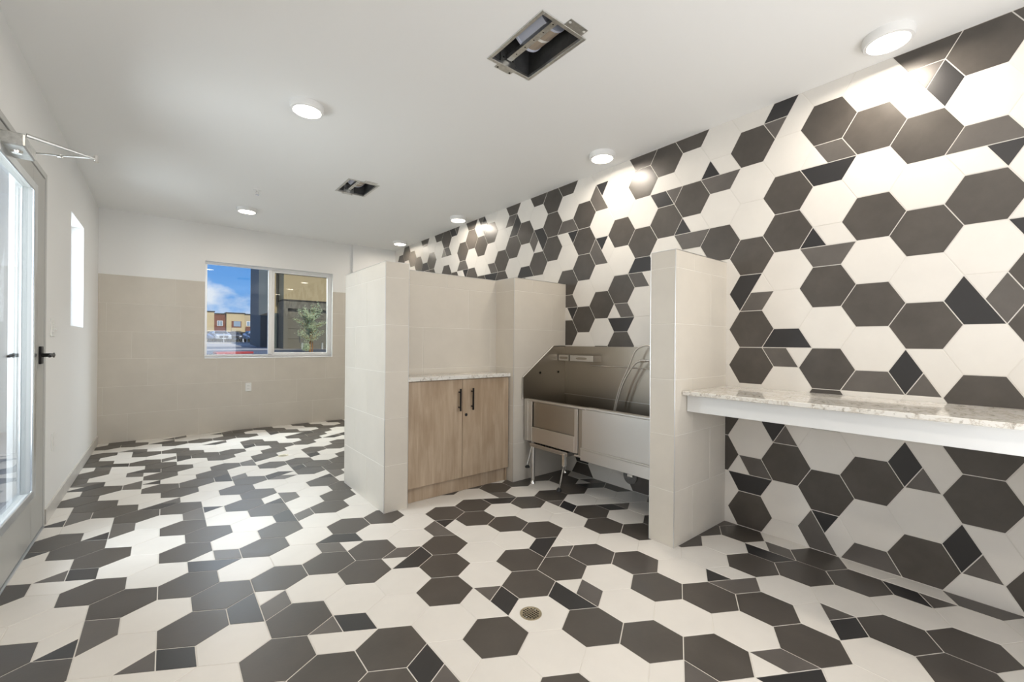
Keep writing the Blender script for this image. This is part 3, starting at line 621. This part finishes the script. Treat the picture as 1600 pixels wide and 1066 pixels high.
# ------------------------------------------------------------------ cabinet
CYF = 2.932; cx0, cx1 = 1.380, 2.330
t = empty('cabinet', ((cx0+cx1)/2, CYF+.1, 0), 'washed oak two-door cabinet with black bar handles, in the partition recess', 'cabinet')
b = MB(); b.box(cx0, cx0+.018, CYF+.022, RY-.004, .001, .912); b.box(cx1-.018, cx1, CYF+.022, RY-.004, .001, .912); b.box(cx0+.018, cx1-.018, CYF+.03, RY-.004, .118, .136); b.box(cx0+.018, cx1-.018, CYF+.03, RY-.004, .894, .912); b.box(cx0+.018, cx1-.018, RY-.012, RY-.004, .136, .894)
b.build('carcass', 'wood', t)
MB().box(cx0, cx1, CYF+.040, CYF+.055, .001, .117).build('toe_kick', 'wood', t)
xm = 1.857
for x0, x1, hx in ((cx0+.006, xm-.0015, 1.820), (xm+.0015, cx1-.002, 1.940)):
    dd = MB().box(x0, x1, CYF, CYF+.019, .119, .909, .0015).build('door', 'wood', t)
    b = MB(); b.box(hx-.007, hx+.007, CYF-.036, CYF-.026, .660, .838, .002); b.tube([(hx, CYF, .688), (hx, CYF-.027, .688)], .005, 10); b.tube([(hx, CYF, .810), (hx, CYF-.027, .810)], .005, 10)
    b.build('handle', 'black', dd)
    if hx > 1.9:
        MB().lathe((1.891, CYF, .622), (0, -1, 0), [(.012, 0), (.012, .003), (.009, .005), (0, .005)], 20).build('lock', 'black', dd, True)
ct = MB().box(AX1+.002, BX0-.003, CYF-.020, RY-.002, .9135, .945, .0025).build('countertop', 'quartz')
tag(ct, 'speckled white quartz countertop on the oak cabinet', 'countertop')

# ------------------------------------------------------------------ long shelf at the right
t = empty('wall_shelf', (2.9, .2, .80), 'long white quartz shelf with a white apron along the hexagon wall', 'shelf')
MB().box(2.402, RX-.002, -1.4, PY0-.003, .900, .924, .0025).build('shelf_top', 'quartz', t)
MB().box(2.458, 2.476, -1.38, PY0-.003, .797, .8995, .0015).build('apron', 'shelfpaint', t)
b = MB(); b.box(2.476, RX-.003, PY0-.022, PY0-.004, .83, .8995); b.box(2.476, RX-.003, -1.38, -1.36, .80, .8995); b.box(RX-.022, RX-.003, -1.36, PY0-.022, .83, .8995); b.build('cleat', 'shelfpaint', t)

# ------------------------------------------------------------------ dog washing tub
FX = 2.45; T0, T1 = 1.535, 2.868; RZ = .722; BW = 2.958
t = empty('dog_washing_tub', (2.7, 2.2, 0), 'stainless steel dog washing tub with high splashback, between the tiled piers', 'washing tub')
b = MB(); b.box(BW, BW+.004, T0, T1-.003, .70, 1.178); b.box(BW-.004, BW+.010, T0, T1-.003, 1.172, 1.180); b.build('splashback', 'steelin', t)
ly = T1-.004
poly = [(2.432, ly, .712), (2.432, ly, .905), (2.800, ly, 1.180), (BW, ly, 1.180), (BW, ly, .712)]
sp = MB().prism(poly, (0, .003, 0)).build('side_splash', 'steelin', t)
b = MB()   # folded rim round the side splash
for p, q in zip(poly[:4], poly[1:4]+[poly[4]]):
    if q is poly[4]: continue
    b.tube([p, q], .0055, 6)
b.build('folded_edge', 'steel', sp)
for x in (2.638, 2.869): MB().tube([(x, ly-.001, .938), (x, ly-.004, .938)], .010, 16).build('hole', 'black', sp)
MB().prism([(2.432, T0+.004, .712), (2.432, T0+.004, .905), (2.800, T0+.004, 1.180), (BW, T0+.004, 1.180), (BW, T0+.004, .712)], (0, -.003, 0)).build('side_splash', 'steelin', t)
# basin: inner walls and floor
b = MB(); iz = .40; i0, i1, j0, j1 = FX+.035, BW-.004, T0+.02, T1-.02
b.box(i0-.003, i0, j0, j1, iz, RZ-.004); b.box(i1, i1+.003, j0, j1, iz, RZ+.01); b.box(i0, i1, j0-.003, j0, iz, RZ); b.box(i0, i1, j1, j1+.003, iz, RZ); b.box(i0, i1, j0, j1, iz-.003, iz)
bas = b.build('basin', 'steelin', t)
MB().box(i1-.003, i1+.001, T0+.01, T1-.01, .728, .733).build('weld_ledge', 'steel', bas)
# front rim in two lengths, meeting at a joint
YJ = 2.145
for a, c, dz in ((YJ+.001, T1-.055, .0), (T0+.004, YJ-.001, .004)):
    MB().box(FX-.010, FX+.036, a, c, RZ-.018+dz, RZ+dz, .004).build('front_rim', 'steel', t)
b = MB(); b.box(FX-.004, FX+.036, T1-.060, T1-.008, .355, RZ-.002, .003); b.build('corner_post', 'steel', t)
# gate: frame with recessed panel and lower board
b = MB(); b.box(FX-.006, FX+.006, 2.756, 2.805, .36, RZ-.018, .002); b.box(FX-.006, FX+.006, 2.228, 2.262, .36, RZ-.018, .002); b.box(FX-.006, FX+.006, 2.262, 2.756, .360, .487, .002); b.box(FX-.006, FX+.006, 2.262, 2.756, .700, RZ-.018, .002)
gate = b.build('gate', 'steel', t)
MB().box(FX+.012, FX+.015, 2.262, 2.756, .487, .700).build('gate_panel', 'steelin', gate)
b = MB(); b.box(FX-.003, FX+.008, 2.187, 2.224, .335, RZ-.018, .002); b.build('gate_channel', 'steelin', t)
b = MB(); b.box(FX-.006, FX+.004, T0+.004, 2.184, .415, RZ-.014, .002); b.build('front_panel', 'steel', t)
b = MB(); b.box(FX-.012, FX+.002, T0+.004, 2.196, .402, .415, .002); b.box(FX-.006, FX+.03, T0+.004, 2.200, .318, .402, .003); b.box(FX-.006, FX+.03, 2.200, 2.262, .336, .352, .002); b.build('base_rail', 'steel', t)
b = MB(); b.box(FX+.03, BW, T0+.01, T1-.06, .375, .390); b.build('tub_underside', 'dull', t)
for (x, y) in ((FX+.010, 2.752), (BW-.05, 2.80), (FX+.05, 1.60), (BW-.05, 1.60)):
    lg = MB().tube([(x, y, .36), (x, y, .03)], .017, 14).build('leg', 'steel', t, True)
    MB().lathe((x, y, .0), (0, 0, 1), [(0, 0), (.024, 0), (.022, .012), (.010, .03), (0, .03)], 16).build('foot', 'chrome', lg, True)
# folding step
st = MB()
sx0, sx1, sy0, sy1, sz = FX-.02, FX+.19, 2.315, 2.765, .352
st.box(sx0, sx1, sy0, sy1, sz-.022, sz-.018); st.box(sx0, sx0+.003, sy0, sy1, sz-.03, sz); st.box(sx1-.003, sx1, sy0, sy1, sz-.03, sz); st.box(sx0, sx1, sy0, sy0+.003, sz-.03, sz); st.box(sx0, sx1, sy1-.003, sy1, sz-.03, sz)
step = st.build('folding_step', 'steel', t)
b = MB()
for i in range(13):
    for k in range(6):
        b.lathe((sx0+.022+k*.033, sy0+.02+i*.034, sz-.018), (0, 0, 1), [(.010, 0), (.007, .004), (.005, .004)], 6)
o = b.build('tread_studs', 'chrome', step); o['kind'] = 'stuff'
b = MB(); b.tube([(sx0+.01, 2.745, sz-.02), (sx0-.012, 2.775, .16)], .006, 8); b.build('step_leg', 'chrome', step)
MB().lathe((sx0-.012, 2.776, .135), (0, 0, 1), [(0, 0), (.020, .002), (.020, .012), (.008, .026), (0, .026)], 16).build('step_foot', 'rubber', step, True)
b = MB(); b.box(sx0-.004, sx0+.022, 2.345, 2.375, .235, .335, .002); b.tube([(sx0+.008, 2.36, .25), (sx0-.004, 2.40, .055)], .006, 8); b.build('step_leg', 'chrome', step)
MB().lathe((sx0-.004, 2.40, .030), (0, 0, 1), [(0, 0), (.020, .002), (.020, .012), (.008, .028), (0, .028)], 16).build('step_foot', 'rubber', step, True)
# wheel under the base rail
wh = MB().lathe((FX+.035, 1.765, .300), (-1, 0, 0), [(0, 0), (.052, 0), (.055, .004), (.055, .018), (.050, .022), (.018, .022), (.016, .026), (0, .026)], 36).build('caster_wheel', 'dull', t, True)
MB().box(FX+.002, FX+.006, 1.735, 1.775, .30, .36).build('wheel_bracket', 'steel', wh)
MB().lathe((FX+.002, 1.765, .305), (-1, 0, 0), [(.007, 0), (.006, .005), (0, .005)], 12).build('axle_bolt', 'chrome', wh)
# soap boxes, rail, plate
def soap(y0, y1, x0, lab):
    z0, z1 = 1.046, 1.100
    b = MB(); b.box(x0, x0+.002, y0, y1, z0, z1); b.box(x0, BW-.001, y0, y0+.002, z0, z1); b.box(x0, BW-.001, y1-.002, y1, z0, z1); b.box(x0, BW-.001, y0, y1, z0, z0+.002)
    o = b.build('soap_dish', 'steel', t)
    yc = (y0+y1)/2; p = [(x0-.0006, yc+.045*math.cos(a)+(.02 if math.cos(a) > 0 else -.02), (z0+z1)/2+.011*math.sin(a)) for a in [2*PI*i/24 for i in range(24)]]
    p = [(a, min(max(b_, y0+.015), y1-.015), c) for a, b_, c in p]
    MB().prism(p, (.0004, 0, 0)).build('slot', 'steelin', o)
soap(2.420, 2.700, 2.850, ''); soap(2.725, 2.858, 2.865, '')
b = MB(); b.tube([(BW-.002, 2.53, 1.012), (BW-.035, 2.515, 1.012), (BW-.037, 1.60, 1.012), (BW-.002, 1.58, 1.012)], .0045, 8); b.build('grab_rail', 'chrome', t, True)
MB().box(BW-.0015, BW-.0005, 2.17, 2.27, 1.125, 1.138).build('maker_plate', 'steelin', t)
# hoses
def arc(P, n=14):
    o = []
    for i in range(len(P)-1):
        p0, p1, p2, p3 = [Vector(P[max(min(k, len(P)-1), 0)]) for k in (i-1, i, i+1, i+2)]
        for k in range(n):
            s_ = k/n; o.append(.5*((2*p1)+(p2-p0)*s_+(2*p0-5*p1+4*p2-p3)*s_*s_+(3*p1-p0-3*p2+p3)*s_**3))
    o.append(Vector(P[-1])); return o
hx = 2.86
MB().tube(arc([(hx, 2.215, .52), (hx, 2.205, .66), (hx, 2.150, .85), (hx, 2.065, 1.02), (hx, 2.010, 1.14), (hx, 1.955, 1.182), (hx, 1.88, 1.19), (hx, 1.80, 1.13)]), .0065, 8).build('spray_hose', 'hose', t, True)
hx = 2.84
ho = MB().tube(arc([(hx, 2.190, .52), (hx, 2.178, .66), (hx, 2.115, .86), (hx, 2.045, .985), (hx, 1.985, 1.055), (hx, 1.93, 1.075)]), .0070, 8).build('spray_hose', 'hose', t, True)
b = MB(); b.tube([(hx, 1.94, 1.075), (hx, 1.89, 1.078)], .012, 12); b.tube([(hx, 1.89, 1.078), (hx+.02, 1.80, 1.08), (BW-.02, 1.74, 1.06)], [.010, .014, .018], 12); b.build('spray_head', 'chrome', t, True)
MB().lathe((BW, 1.72, 1.05), (-1, 0, 0), [(0, 0), (.03, 0), (.03, .012), (.014, .03), (.012, .05), (0, .05)], 20).build('hose_inlet', 'chrome', t, True)

# ------------------------------------------------------------------ drains, switches, outlets
for (x, y, lab) in ((1.267, 1.424, 'round bronze floor drain in a white hexagon, nearest the camera'), (.974, 5.042, 'round floor drain far back, left of the partition')):
    t = empty('floor_drain', (x, y, 0), lab, 'floor drain')
    MB().lathe((x, y, 0), (0, 0, 1), [(.0, -.0002), (.049, -.0002), (.049, .0012), (.045, .0018), (.041, .0008), (0, .0008)], 40).build('drain_ring', 'bronze', t, True)
    gr = MB(); ho_ = MB()
    for i in range(-3, 4):
        for k in range(-3, 4):
            if math.hypot(i, k) < 3.4: ho_.box(x+i*.0112-.0038, x+i*.0112+.0038, y+k*.0112-.0038, y+k*.0112+.0038, .0008, .0011)
    q = ho_.build('drain_holes', 'black', t); q['kind'] = 'stuff'
    for sx in (-1, 1): MB().lathe((x+sx*.032, y+.006*sx, .0011), (0, 0, 1), [(.004, 0), (.003, .001), (0, .001)], 10).build('screw', 'chrome', t)
t = empty('power_outlet', (.891, YB, .577), 'white duplex power outlet below the back window', 'outlet')
MB().box(.856, .926, YB-.006, YB, .520, .634, .002).build('cover_plate', 'plastic', t)
for z in (.558, .596):
    q = MB().box(.874, .908, YB-.0085, YB-.006, z-.014, z+.014, .002).build('socket', 'plastic', t)
    MB().box(.883, .885, YB-.009, YB-.0084, z-.005, z+.006).add([(.896, YB-.009, z-.005), (.898, YB-.009, z-.005), (.898, YB-.009, z+.006), (.896, YB-.009, z+.006)], [(0, 1, 2, 3)]).build('slots', 'black', q)
t = empty('light_switch', (LX, 4.27, 1.28), 'white light switch plate on the left wall beside the door', 'switch')
MB().box(LX, LX+.007, 4.235, 4.345, 1.225, 1.345, .002).build('cover_plate', 'plastic', t)
MB().box(LX+.007, LX+.012, 4.272, 4.306, 1.255, 1.315, .002).build('rocker', 'plastic', t)
MB().lathe((LX+.007, 4.325, 1.275), (1, 0, 0), [(.008, 0), (.007, .012), (0, .012)], 14).build('dimmer_knob', 'plastic', t)
t = empty('power_outlet', (LX, 4.33, .49), 'white outlet plate low on the left wall beside the door', 'outlet')
MB().box(LX, LX+.007, 4.29, 4.37, .435, .555, .002).build('cover_plate', 'plastic', t)
for z in (.475, .515): MB().box(LX+.007, LX+.009, 4.313, 4.347, z-.014, z+.014, .001).build('socket', 'plastic', t)

# ------------------------------------------------------------------ outdoors
GZ = .45
b = MB(); b.add([(-.77, 7.1, GZ), (60, 7.1, GZ), (60, 26, GZ), (-.77, 26, GZ)], [(0, 1, 2, 3)]); b.add([(-40, 8.85, GZ), (-.77, 8.85, GZ), (-.77, 26, GZ), (-40, 26, GZ)], [(0, 1, 2, 3)]); b.box(-.77, 60, 7.05, 7.1, -.3, GZ)
struct(b.build('pavement', 'concrete'), 'pale pavement outside the back window', 'pavement')
pr = [(26, GZ), (48, GZ), (62, .52), (75, 1.10), (400, 1.16)]
b = MB()
for (ya, za), (yb_, zb) in zip(pr, pr[1:]): b.add([(-60, ya, za), (140, ya, za), (140, yb_, zb), (-60, yb_, zb)], [(0, 1, 2, 3)])
struct(b.build('road', 'asphalt'), 'grey asphalt car park road', 'road')
b = MB(); b.add([(-60, 62.5, .56), (140, 62.5, .56), (140, 69.5, .90), (-60, 69.5, .90)], [(0, 1, 2, 3)]); b.add([(-2, 40, GZ+.01), (30, 50, GZ+.06), (30, 58, GZ+.09), (6, 50, GZ+.06), (-2, 42.6, GZ+.02)], [(0, 1, 2, 3, 4)])
struct(b.build('walkway', 'concrete'), 'pale concrete walkway crossing the road', 'walkway')
b = MB(); b.box(-60, 140, 69.5, 69.9, .85, 1.06); kb = struct(b.build('kerb', 'concrete'), 'pale kerb along the far side of the road', 'kerb')
b = MB(); b.prism([(2.25, 29.2, GZ), (4.35, 31.5, GZ), (4.2, 32.6, GZ), (2.25, 31.6, GZ)], (0, 0, .12)); struct(b.build('red_kerb', 'redcurb'), 'short red painted kerb below the left pane', 'kerb')
b = MB(); b.add([(-20, YF-30, -.02), (-.76, YF-30, -.02), (-.76, 8.6, -.02), (-20, 8.6, -.02)], [(0, 1, 2, 3)]); b.add([(-.76, YF-30, -.02), (20, YF-30, -.02), (20, YF-.12, -.02), (-.76, YF-.12, -.02)], [(0, 1, 2, 3)])
struct(b.build('patio', 'concrete'), 'concrete outside the glazed door', 'pavement')
sw = empty('siding_wall', (-4, 8.6, 0), 'white ribbed siding wall of the neighbouring building outside the glazed door', 'building')
MB().box(-9, -.78, 8.6, 8.8, -.1, 4.4).build('wall', 'siding', sw)
for i in range(27): MB().box(-9+i*.3, -9+i*.3+.04, 8.575, 8.6, -.1, 4.4).build('siding_batten', 'siding', sw)
# slate corner building and garage block
cb = empty('corner_column', (8.95, 62, .5), 'slate grey building corner standing between the two panes', 'building')
MB().box(8.98, 10.15, 60, 68, .45, 16).build('wall', 'stucco_teal', cb); MB().box(9.75, 10.0, 59.8, 60, 3.0, 3.8).build('wall_lamp', 'black', cb)
gb = empty('garage_building', (11, 48, GZ), 'beige and grey stucco garage building seen in the right pane', 'building')
b = MB(); b.box(9.20, 9.60, 48, 56, GZ, 5.4); b.box(9.6, 22, 48, 56, 4.6, 5.4); b.box(14.6, 22, 48, 56, GZ, 4.6); b.build('wall', 'stucco_grey', gb)
MB().box(9.60, 14.6, 48.45, 48.6, GZ, 4.6).build('garage_door', 'stucco_grey', gb)
for i in range(4): MB().box(9.62, 14.58, 48.42, 48.46, GZ+.02+i*1.04, GZ+1.0+i*1.04, .02).build('door_panel', 'stucco_grey', gb)
MB().box(9.20, 22, 48, 56, 5.45, 16).build('upper_wall', 'stucco_olive', gb); MB().box(9.15, 22, 47.9, 56, 5.4, 5.5).build('ledge', 'darkroof', gb)
b = MB(); b.box(8.2, 9.2, 50.5, 56, 4.2, 16); b.build('side_wall', 'stucco_olive', gb); MB().box(8.2, 9.2, 50.5, 50.7, GZ, 4.2).build('entry_recess', 'stucco_teal', gb)
MB().box(8.95, 9.1, 50.3, 50.5, 5, 16).build('downpipe', 'darkroof', gb)
pb = empty('planter_wall', (11.8, 46, GZ), 'low grey wall on two stubs behind the young tree', 'planter')
MB().box(10.2, 12.5, 45.6, 45.9, 1.15, 1.85).build('slab', 'stucco_grey', pb)
for x in (10.35, 12.2): MB().box(x, x+.15, 45.65, 45.85, GZ, 1.15).build('stub', 'siding', pb)
# apartments
ap = empty('apartment_building', (14, 130, 1.2), 'tan and brown two-storey apartment block with flat roofs across the car park', 'building')
K = 130/85
def az(z): return 1.2+(z-1.2)*K
segs = [(-6, -1.5, 5.9, 'stucco_tan', 0), (-1.5, 2.5, 5.7, 'stucco_brown', .8), (2.5, 6.19, 5.98, 'stucco_tan', 0), (6.19, 7.85, 5.72, 'stucco_brown', 1.4), (7.85, 10.39, 5.88, 'stucco_tan', 0), (10.39, 12.3, 5.78, 'stucco_olive', .6), (12.3, 15, 5.9, 'stucco_tan', 0), (15, 18, 5.7, 'stucco_brown', 1)]
for x0, x1, zt, m_, rec in segs:
    q = MB().box(x0*K, x1*K, 130+rec, 142, 1.0, az(zt)).build('facade', m_, ap)
    MB().box(x0*K-.15, x1*K+.15, 129.8+rec, 142, az(zt), az(zt)+.22).build('coping', 'darkroof', q)
for x0, x1, z0, z1 in ((6.64, 7.43, 3.76, 4.62), (10.72, 11.67, 3.81, 4.65), (3.2, 4.0, 3.8, 4.6), (-.4, .6, 3.8, 4.6)):
    rec = 1.4 if x0 == 6.64 else (.6 if x0 > 10 else (.8 if x0 < 1 else 0)); yy = 130+rec
    wf = MB().box(x0*K, x1*K, yy-.08, yy, az(z0), az(z1), .02).build('window', 'vinyl', ap)
    xm_ = (x0+x1)/2*K
    for a, c in ((x0*K+.1, xm_-.04), (xm_+.04, x1*K-.1)): MB().box(a, c, yy-.1, yy-.075, az(z0)+.1, az(z1)-.1).build('pane', 'extglass', wf)
bal = MB().box(8.55*K, 9.95*K, 129.9, 130.0, az(2.95), az(4.6)).build('balcony_opening', 'stucco_brown', ap)
MB().box(8.85*K, 9.82*K, 129.8, 129.9, az(3.7), az(4.57)).build('balcony_window', 'extglass', bal)
b = MB(); b.box(8.5*K, 10.0*K, 128.9, 129.0, az(2.95), az(3.5)); b.build('balcony_rail', 'stucco_tan', bal)
MB().box(10.6*K, 11.8*K, 129.9, 130.6, az(2.9), az(3.7)).build('balcony_base', 'stucco_brown', ap)
for x0, x1 in ((-6, 3), (6.3, 12.2)): pass
cp = empty('carport', (10, 96, 1.1), 'flat metal carport roof above the parked cars', 'carport')
MB().box(-4, 22, 92, 100, 2.75, 2.95).build('roof', 'darkroof', cp); MB().box(-4, 22, 100, 100.2, 1.1, 3.0).build('back_wall', 'stucco_tan', cp)
for x in (-2, 4, 11, 18): MB().box(x, x+.25, 92.3, 92.6, 1.1, 2.75).build('post', 'siding', cp)
def car(x, y, z, w_, L_, h_, paint, label, rot=0):
    t = empty('car', (0, 0, 0), label, 'car', 'cars parked across the road')
    # cross-section along length (nose toward -Y): profile of hood, windscreen, roof
    prof = [(0, .30), (.02, .62), (.10, .70), (.27, .76), (.37, 1.0), (.80, .98), (.93, .80), (1.0, .72), (1.0, .28)]
    n = len(prof); vs = []
    for sx in (-1, 1):
        for l_, hh in prof:
            tp = 1.0 if hh < .8 else .80
            vs.append((sx*w_/2*tp, -L_/2+l_*L_, hh*h_))
    fs = [(i, i+1, n+i+1, n+i) for i in range(n-1)]+[(n-1, 0, n, 2*n-1), tuple(range(n))[::-1], tuple(range(n, 2*n))]
    MB().add(vs, fs).build('body', paint, t)
    MB().add([(-w_*.44, -L_/2+.262*L_, .775*h_), (w_*.44, -L_/2+.262*L_, .775*h_), (w_*.365, -L_/2+.352*L_, .985*h_), (-w_*.365, -L_/2+.352*L_, .985*h_)], [(0, 1, 2, 3)]).build('windscreen', 'carglass', t)
    for sx in (-1, 1):
        MB().add([(sx*w_*.475, -L_*.20, .78*h_), (sx*w_*.475, L_*.34, .78*h_), (sx*w_*.408, L_*.28, .95*h_), (sx*w_*.408, -L_*.12, .95*h_)], [(0, 1, 2, 3)]).build('side_window', 'carglass', t)
        MB().box(min(sx*w_*.30, sx*w_*.47), max(sx*w_*.30, sx*w_*.47), -L_/2-.02, -L_/2+.06, .50*h_, .60*h_, .02).build('headlamp', 'headlamp', t)
        MB().box(min(sx*w_*.50, sx*w_*.57), max(sx*w_*.50, sx*w_*.57), -L_*.20, -L_*.16, .74*h_, .82*h_, .02).build('door_mirror', paint, t)
        for yy in (-.31, .31):
            MB().lathe((sx*w_*.40, yy*L_, .33), (sx, 0, 0), [(0, 0), (.33, 0), (.33, .2), (.2, .22), (0, .22)], 20).build('wheel', 'rubber', t)
    MB().box(-w_*.27, w_*.27, -L_/2-.015, -L_/2+.03, .36*h_, .54*h_, .02).build('grille', 'cardark', t)
    MB().box(-.26, .26, -L_/2-.03, -L_/2-.015, .28*h_, .34*h_).build('number_plate', 'headlamp', t)
    t.location = (x, y, z); t.rotation_euler = (0, 0, rot)
car(6.3, 78, 1.12, 1.95, 4.6, 1.62, 'carwhite', 'silver car left of the others, seen through the left pane', .18)
car(8.6, 84.5, 1.13, 1.9, 4.5, 1.6, 'cardark', 'dark car half hidden beside the light one', .1)
car(10.9, 78, 1.13, 2.0, 4.7, 1.75, 'carwhite', 'silver car parked nearest the slate building corner', .15)
car(3.9, 84, 1.12, 1.9, 4.5, 1.5, 'cardark', 'dark car cut off by the left window frame', .1)
for i, x in enumerate((4.1, 6.2, 8.9)):
    o = MB().tube([(x, 70.2, 1.0), (x, 70.2, 2.3)], .05, 8).build('bollard_post', 'siding'); tag(o, ['white post in front of the leftmost car', 'white post in front of the silver car', 'white post between the parked cars'][i], 'post', 'white posts by the kerb')
# young tree in front of the garage block
t = empty('young_tree', (8.52, 35, GZ), 'young feathery tree with orange trunk in the right pane', 'tree')
bx, by = 8.52, 35
tr = MB(); tr.tube([(bx, by, GZ), (bx+.02, by, 1.3), (bx+.10, by, 2.2), (bx+.05, by, 3.1)], [.09, .07, .05, .02], 8); tr.tube([(bx+.20, by+.1, GZ), (bx+.22, by+.1, 2.4)], .035, 6)
tr.build('trunk', 'bark', t)
br = MB(); lf = MB(); rr = random.Random(3)
for k in range(44):
    a = rr.uniform(0, 2*PI); tilt = rr.uniform(.25, 1.45); ln = rr.uniform(.7, 1.35); st_ = Vector((bx+.04, by, rr.uniform(1.1, 3.0)))
    d = Vector((math.cos(a)*math.sin(tilt), math.sin(a)*math.sin(tilt), math.cos(tilt))); pts = [st_+d*ln*s_+Vector((0, 0, .12*s_*s_)) for s_ in (0, .33, .66, 1)]
    br.tube(pts, [.028, .02, .013, .006], 5)
    for q in range(int(ln*85)):
        s_ = rr.uniform(.2, 1); p = pts[0].lerp(pts[-1], s_)+Vector([rr.gauss(0, .09) for _ in range(3)]); u = Vector([rr.gauss(0, 1) for _ in range(3)]).normalized()*.065; v = u.orthogonal().normalized()*.024
        lf.add([p-u, p+v, p+u, p-v], [(0, 1, 2, 3)])
br.build('branches', 'bark', t)
o = lf.build('foliage', 'leaf', t); o['kind'] = 'stuff'
t = empty('small_shrub', (8.15, 34.6, GZ), 'small leafy shrub at the foot of the young tree', 'shrub')
lf = MB()
for q in range(420):
    p = Vector((8.15+rr.gauss(0, .13), 34.6+rr.gauss(0, .13), GZ+.1+abs(rr.gauss(.25, .18)))); u = Vector([rr.gauss(0, 1) for _ in range(3)]).normalized()*.05; v = u.orthogonal().normalized()*.025
    lf.add([p-u, p+v, p+u, p-v], [(0, 1, 2, 3)])
o = lf.build('foliage', 'leaf', t); o['kind'] = 'stuff'
MB().tube([(8.15, 34.6, GZ), (8.15, 34.6, GZ+.3)], .02, 6).build('stem', 'bark', t)
